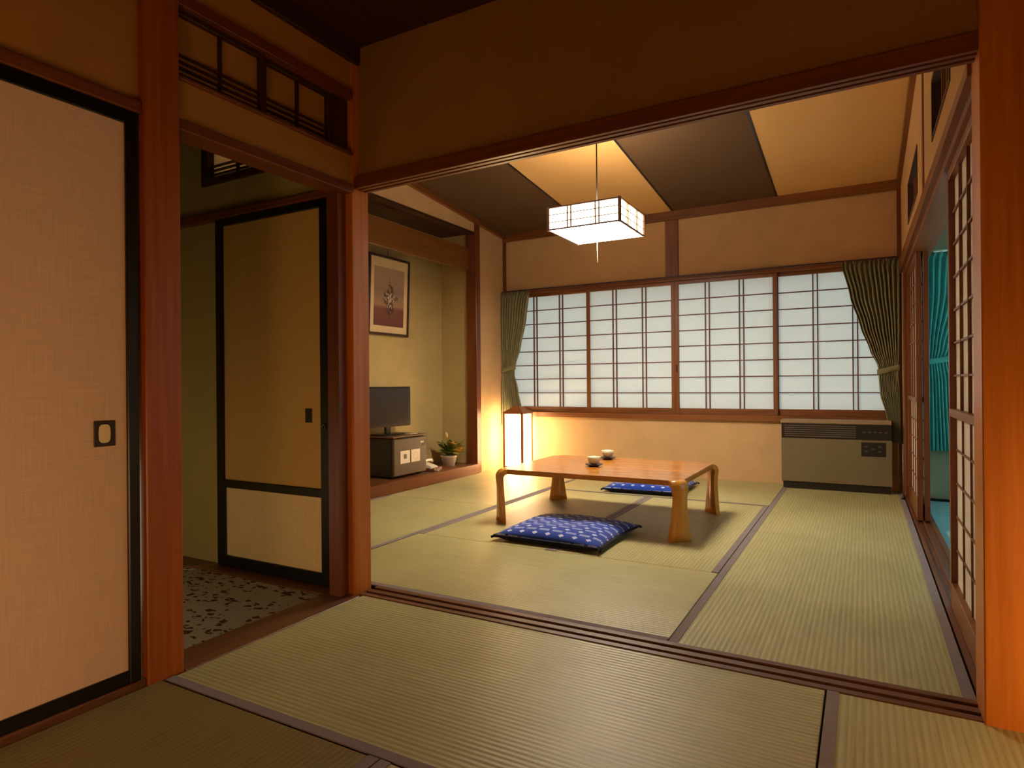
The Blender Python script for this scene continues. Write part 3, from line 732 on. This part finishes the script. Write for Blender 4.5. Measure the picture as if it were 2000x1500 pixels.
# ------------------------------------------------------------------ pendant lamp
pd = thing('pendant_lamp', 'square papered pendant lamp glowing over the low table', 'lamp', (-1.60, 4.11, 1.935))
GP = glow('pendant_paper', (1.0, .87, .70, 1), PENDANT * .4, .1)
GP2 = glow('pendant_diffuser', (1.0, .85, .64, 1), PENDANT * 5.3, .04)
a, H = .252, .155
PW = wood('pendant_timber', lin(116, 78, 50), lin(160, 116, 78), 'z', .5)
for sx in (-1, 1):
    for sy in (-1, 1): box('corner_post', (sx*a - .009, sy*a - .009, -.004), (sx*a + .009, sy*a + .009, H + .004), PW, pd, .001)
for z in (0, H - .008):
    for s in (-1, 1):
        box('rail', (-a + .009, s*a - .007, z), (a - .009, s*a + .007, z + .008), PW, pd); box('rail', (s*a - .007, -a + .009, z), (s*a + .007, a - .009, z + .008), PW, pd)
KB = plain('pendant_lattice', lin(216, 196, 164), .6)
for s in (-1, 1):
    box('paper', (-a + .009, s*(a - .004) - .0008, .008), (a - .009, s*(a - .004) + .0008, H - .008), GP, pd)
    box('paper', (s*(a - .004) - .0008, -a + .009, .008), (s*(a - .004) + .0008, a - .009, H - .008), GP, pd)
    for k in (-.112, -.086, .086, .112):
        box('lattice_bar', (k - .0045, s*a - .003, .008), (k + .0045, s*a + .003, H - .008), KB, pd); box('lattice_bar', (s*a - .003, k - .0045, .008), (s*a + .003, k + .0045, H - .008), KB, pd)
    for z in (.05, .10):
        box('lattice_bar', (-a + .009, s*a - .003, z), (a - .009, s*a + .002, z + .005), KB, pd); box('lattice_bar', (s*a - .003, -a + .009, z), (s*a + .002, a - .009, z + .005), KB, pd)
box('diffuser', (-a + .009, -a + .009, .001), (a - .009, a - .009, .003), GP2, pd)
box('top_sheet', (-a + .009, -a + .009, H - .003), (a - .009, a - .009, H - .001), glow('pendant_top', (1.0, .78, .52, 1), PENDANT * 1.1), pd)
bm = bmesh.new(); bm_tube(bm, [(0, 0, H), (0, 0, zc(4.11) - 1.935 - .02)], .005, 8); obj('flex', bm, BLK, pd)
bm = bmesh.new(); bm_lathe(bm, [(.012, -.03), (.045, -.018), (.05, .0), (.05, .008)], 24, (0, 0, zc(4.11) - 1.935 - .012)); obj('ceiling_rose', bm, BLK, pd)
bm = bmesh.new(); bm_tube(bm, [(0, 0, .001), (.001, 0, -.2)], .0022, 6); obj('pull_cord', bm, plain('cord_cream', lin(226, 200, 160), .7), pd)

# ------------------------------------------------------------------ low table
TBX = wood('honey_table_x', lin(160, 100, 34), lin(190, 126, 50), 'x', .2, .5, fine=90, along=1.0, bump=.02)
TBZ = wood('honey_table_z', lin(194, 126, 40), lin(222, 156, 64), 'z', .22, .5, fine=90, bump=.02)
tb = thing('low_table', 'low bentwood table with curved corner legs on the tatami', 'table', (-1.495, 4.02, 0))
hx, hy, TT, ZT, chm = .60, .46, .030, .345, .075
bm = bmesh.new()
outl = [(-hx + chm, -hy), (hx - chm, -hy), (hx, -hy + chm), (hx, hy - chm), (hx - chm, hy), (-hx + chm, hy), (-hx, hy - chm), (-hx, -hy + chm)]
vt = [bm.verts.new((x, y, ZT)) for x, y in outl]; vb = [bm.verts.new((x, y, ZT - TT)) for x, y in outl]
bm.faces.new(vt); bm.faces.new(list(reversed(vb)))
for i in range(8): bm.faces.new((vb[i], vb[(i+1) % 8], vt[(i+1) % 8], vt[i]))
bmesh.ops.bevel(bm, geom=[e for e in bm.edges if abs(e.verts[0].co.z - e.verts[1].co.z) < 1e-5 and e.verts[0].co.z > ZT - .01], offset=.004, segments=2, affect='EDGES')
obj('tabletop', bm, TBX, tb)
for sx in (-1, 1):
    for sy in (-1, 1):
        d = Vector((sx, sy, 0)).normalized(); wv = Vector((-sy, sx, 0)).normalized()
        base = Vector((sx * (hx - chm/2), sy * (hy - chm/2), 0)) - d * .012
        R_ = .055; prof = []
        for k in range(7):
            an = PI/2 * k / 6; prof.append((.012 + R_ * math.sin(an) - .002, ZT - .001 - R_ * (1 - math.cos(an)), Vector((math.sin(an), 0, math.cos(an)))))
        zb0 = ZT - R_
        for k in range(1, 8):
            s_ = k / 7; prof.append((.01 + R_ - .02 * s_ + .012 * s_ * s_, zb0 * (1 - s_), Vector((1, 0, 0))))
        bm = bmesh.new(); rows = []
        tot = len(prof)
        for k, (o_, z, nrm) in enumerate(prof):
            s_ = max(0, (ZT - z) / ZT); wdt = .104 - .030 * min(1, s_ / .3) if s_ < .3 else .074 + .062 * ((s_ - .3) / .7) ** 1.3
            pc_ = base + d * o_ + Vector((0, 0, z)); inn = pc_ - (d * nrm.x + Vector((0, 0, nrm.z))) * TT
            if z < 1e-4: inn.z = 0
            rows.append([bm.verts.new(pc_ - wv * wdt/2), bm.verts.new(pc_ + wv * wdt/2), bm.verts.new(inn + wv * wdt/2), bm.verts.new(inn - wv * wdt/2)])
        for a_, b_ in zip(rows, rows[1:]):
            for i in range(4):
                f = bm.faces.new((a_[i], a_[(i+1) % 4], b_[(i+1) % 4], b_[i]))
                f.smooth = i in (0, 2)
        bm.faces.new(list(reversed(rows[0]))); bm.faces.new(rows[-1])
        obj('leg', bm, TBZ, tb)

# cups and saucers
CUP = plain('celadon_glaze', lin(206, 204, 176), .25, .5); SAU = wood('dark_saucer', lin(44, 20, 10), lin(76, 38, 20), 'x', .3)
def cup_set(x, y, lab_c, lab_s):
    s_ = thing('saucer', lab_s, 'saucer', (x, y, ZT), group=None)
    bm = bmesh.new(); bm_lathe(bm, [(.030, 0), (.034, .006), (.058, .014), (.060, .017), (.056, .017), (.034, .010), (.001, .010)], 28); obj('dish', bm, SAU, s_)
    c_ = thing('teacup', lab_c, 'cup', (x, y, ZT + .0105))
    bm = bmesh.new(); bm_lathe(bm, [(.019, 0), (.021, .008), (.030, .012), (.041, .034), (.045, .054), (.0425, .054), (.038, .034), (.026, .017), (.001, .015)], 28); b = obj('bowl', bm, CUP, c_)
    bm = bmesh.new(); bm_lathe(bm, [(.0195, -.0001), (.0215, .0075), (.0225, .0085)], 24, cap0=False); obj('foot_ring', bm, SAU, c_)
cup_set(-1.575, 3.95, 'pale glazed teacup on the saucer closer to the front cushion', 'dark round saucer under the teacup closer to the front cushion')
cup_set(-1.63, 4.36, 'pale glazed teacup on the saucer closer to the window wall', 'dark round saucer under the teacup closer to the window wall')

# ------------------------------------------------------------------ zabuton cushions
t = NT('indigo_ikat'); tc = t.n('ShaderNodeTexCoord'); sp = t.n('ShaderNodeSeparateXYZ'); t.l(tc.outputs['Object'], sp.inputs[0])
P_ = .082
ux = t.math('DIVIDE', sp.outputs[0], P_); uy = t.math('DIVIDE', sp.outputs[1], P_ * .5)
row = t.math('FLOOR', uy)
ux2 = t.math('ADD', ux, t.math('MULTIPLY', row, .5))
fx = t.math('SUBTRACT', t.math('FRACT', ux2), .5); fy = t.math('SUBTRACT', t.math('FRACT', uy), .5)
alt = t.math('FRACT', t.math('MULTIPLY', t.math('ADD', row, 1000.0), .5))     # 0 or .5
isA = t.math('GREATER_THAN', alt, .25)
ax_ = t.math('ABSOLUTE', fx); ay_ = t.math('ABSOLUTE', fy)
cross = t.math('MULTIPLY', t.math('LESS_THAN', t.math('ADD', ax_, t.math('MULTIPLY', ay_, .62)), .215), 1.0)
wz = t.math('ABSOLUTE', t.math('SUBTRACT', t.math('FRACT', t.math('MULTIPLY', fx, 9)), .5))
dash = t.math('MULTIPLY', t.math('MULTIPLY', t.math('LESS_THAN', ax_, .36), t.math('LESS_THAN', ay_, .26)), t.math('GREATER_THAN', wz, .16))
pat = t.math('ADD', t.math('MULTIPLY', isA, cross), t.math('MULTIPLY', t.math('SUBTRACT', 1.0, isA), t.math('MULTIPLY', dash, .75)))
pat = t.math('MULTIPLY', pat, t.math('ADD', t.math('MULTIPLY', t.noise(t.coord((160, 160, 160)), 1, 2), .9), .4))
c = t.mix(pat, t.mix(t.noise(t.coord((90, 90, 90)), 1, 2), lin(20, 44, 128), lin(36, 72, 176)), lin(206, 214, 232))
IKAT = t.pbr(c, .9, .15, t.bump(t.noise(t.coord((500, 500, 500)), 1, 1), .3, .001), sheen=.2)
NAVY = fabric('navy_edge', lin(16, 18, 36))
def cushion(x, y, label, rz):
    t = thing('floor_cushion', label, 'cushion', (x, y, 0), rz, 'indigo floor cushions by the low table')
    hx, hy, n = .325, .315, 28
    bm = bmesh.new(); top, bot = [], []
    for j in range(n + 1):
        rt, rb = [], []
        for i in range(n + 1):
            u, v_ = i / n * 2 - 1, j / n * 2 - 1
            pin = 1 - .045 * (1 - abs(u) ** 2.2) * (abs(v_) ** 6); pin2 = 1 - .045 * (1 - abs(v_) ** 2.2) * (abs(u) ** 6)
            h = max(0, (1 - abs(u) ** 3.6)) ** .5 * max(0, (1 - abs(v_) ** 3.6)) ** .5
            tuft = .010 * math.exp(-((u*u + v_*v_) / .06)) + .003 * math.sin(5*u + 2) * math.sin(4*v_ + 1)
            X, Y = u * hx * pin2, v_ * hy * pin
            edge = .030
            rt.append(bm.verts.new((X, Y, edge + .056 * h - tuft * h)))
            rb.append(bm.verts.new((X, Y, edge - .0298 * min(1, h * 2.2))))
        top.append(rt); bot.append(rb)
    tf, bf = [], []
    for j in range(n):
        for i in range(n):
            f = bm.faces.new((top[j][i], top[j][i+1], top[j+1][i+1], top[j+1][i])); f.smooth = True
            f = bm.faces.new((bot[j][i], bot[j+1][i], bot[j+1][i+1], bot[j][i+1])); f.smooth = True; f.material_index = 1
    bmesh.ops.remove_doubles(bm, verts=[v for v in bm.verts if abs(v.co.z - .03) < 1e-5], dist=1e-4)
    o = obj('cover', bm, IKAT, t); o.data.materials.append(NAVY)
    bm = bmesh.new(); pts = []
    for (ua, va), (ub, vb_) in (((-1, -1), (1, -1)), ((1, -1), (1, 1)), ((1, 1), (-1, 1)), ((-1, 1), (-1, -1))):
        for k in range(12):
            s_ = k / 12; u, v_ = ua + (ub - ua) * s_, va + (vb_ - va) * s_
            pin = 1 - .045 * (1 - abs(u) ** 2.2) * (abs(v_) ** 6); pin2 = 1 - .045 * (1 - abs(v_) ** 2.2) * (abs(u) ** 6)
            pts.append((u * hx * pin2, v_ * hy * pin, .029))
    pts.append(pts[0]); bm_tube(bm, pts, .008, 6, False); obj('piping', bm, NAVY, t)
    for k, (sx, sy) in enumerate(((-1, -1), (1, -1), (1, 1), (-1, 1))):
        bm = bmesh.new(); bm_tube(bm, [(sx*hx*.99, sy*hy*.99, .029), (sx*(hx + .012), sy*(hy + .010), .022)], [.008, .007], 6); obj('tassel', bm, NAVY, t)
    return t
cushion(-1.53, 3.425, 'indigo patterned floor cushion in front of the low table', math.radians(-1.5))
cushion(-1.575, 5.25, 'indigo patterned floor cushion behind the low table, toward the window', math.radians(2))

# ------------------------------------------------------------------ heater
HM = plain('beige_enamel', lin(120, 106, 80), .45, .4); HD = plain('heater_black', lin(22, 18, 16), .4); HT = plain('heater_top', lin(150, 128, 98), .4)
he = thing('wall_heater', 'beige fan heater with dark grille under the window', 'heater', (-.205, 5.865, 0))
hx = .405
box('body', (-hx, -.045, .055), (hx, .065, .555), HD, he, .004)
box('front_panel', (-hx, -.066, .06), (hx - .0, -.045, .425), HM, he, .004)
box('top_plate', (-hx - .004, -.07, .548), (hx - .002, .067, .582), HT, he, .006)
gr = box('grille', (-hx + .004, -.060, .428), (hx - .004, -.046, .547), HD, he)
for k in range(6):
    bm = bmesh.new(); z = .440 + .0175 * k
    bm_hexa(bm, [(-hx + .025, -.068, z), (.155, -.068, z), (.155, -.060, z + .004), (-hx + .025, -.060, z + .004), (-hx + .025, -.068, z + .005), (.155, -.068, z + .005), (.155, -.060, z + .009), (-hx + .025, -.060, z + .009)])
    obj('louvre', bm, plain('louvre_grey', lin(96, 84, 74), .4) if k == 0 else bpy.data.materials['louvre_grey'], gr)
for k in range(5): box('indicator', (.20 + .038 * k, -.0625, .484), (.222 + .038 * k, -.0595, .493), bpy.data.materials['louvre_grey'], gr)
cp = box('control_panel', (.190, -.069, .295), (.362, -.064, .408), HD, he, .002)
for k, (x, z) in enumerate(((.225, .375), (.225, .335), (.275, .355), (.32, .375), (.32, .335))): box('button', (x - .012, -.071, z - .006), (x + .012, -.0685, z + .006), plain('button_grey', lin(70, 74, 64), .4) if k == 0 else bpy.data.materials['button_grey'], cp)
box('latch_cover', (-hx + .018, -.068, .345), (-hx + .14, -.0655, .408), HM, he, .001)
box('badge', (-.03, -.0685, .072), (.05, -.0655, .088), plain('badge_gold', lin(122, 98, 48), .4), he)
box('plinth', (-hx + .012, -.05, 0), (hx - .012, .055, .0551), HD, he)

# thin pipe beside the heater
pi_ = thing('gas_pipe', 'thin metal pipe standing on the floor beside the heater', 'pipe', (.262, 5.60, 0))
bm = bmesh.new(); bm_tube(bm, [(0, 0, .0), (0, 0, .42)], .005, 10); obj('pipe', bm, plain('pipe_metal', lin(150, 120, 110), .3, .5, .7), pi_)
bm = bmesh.new(); bm_lathe(bm, [(.013, 0), (.013, .018), (.007, .024), (.005, .03)], 14); obj('flange', bm, HD, pi_)
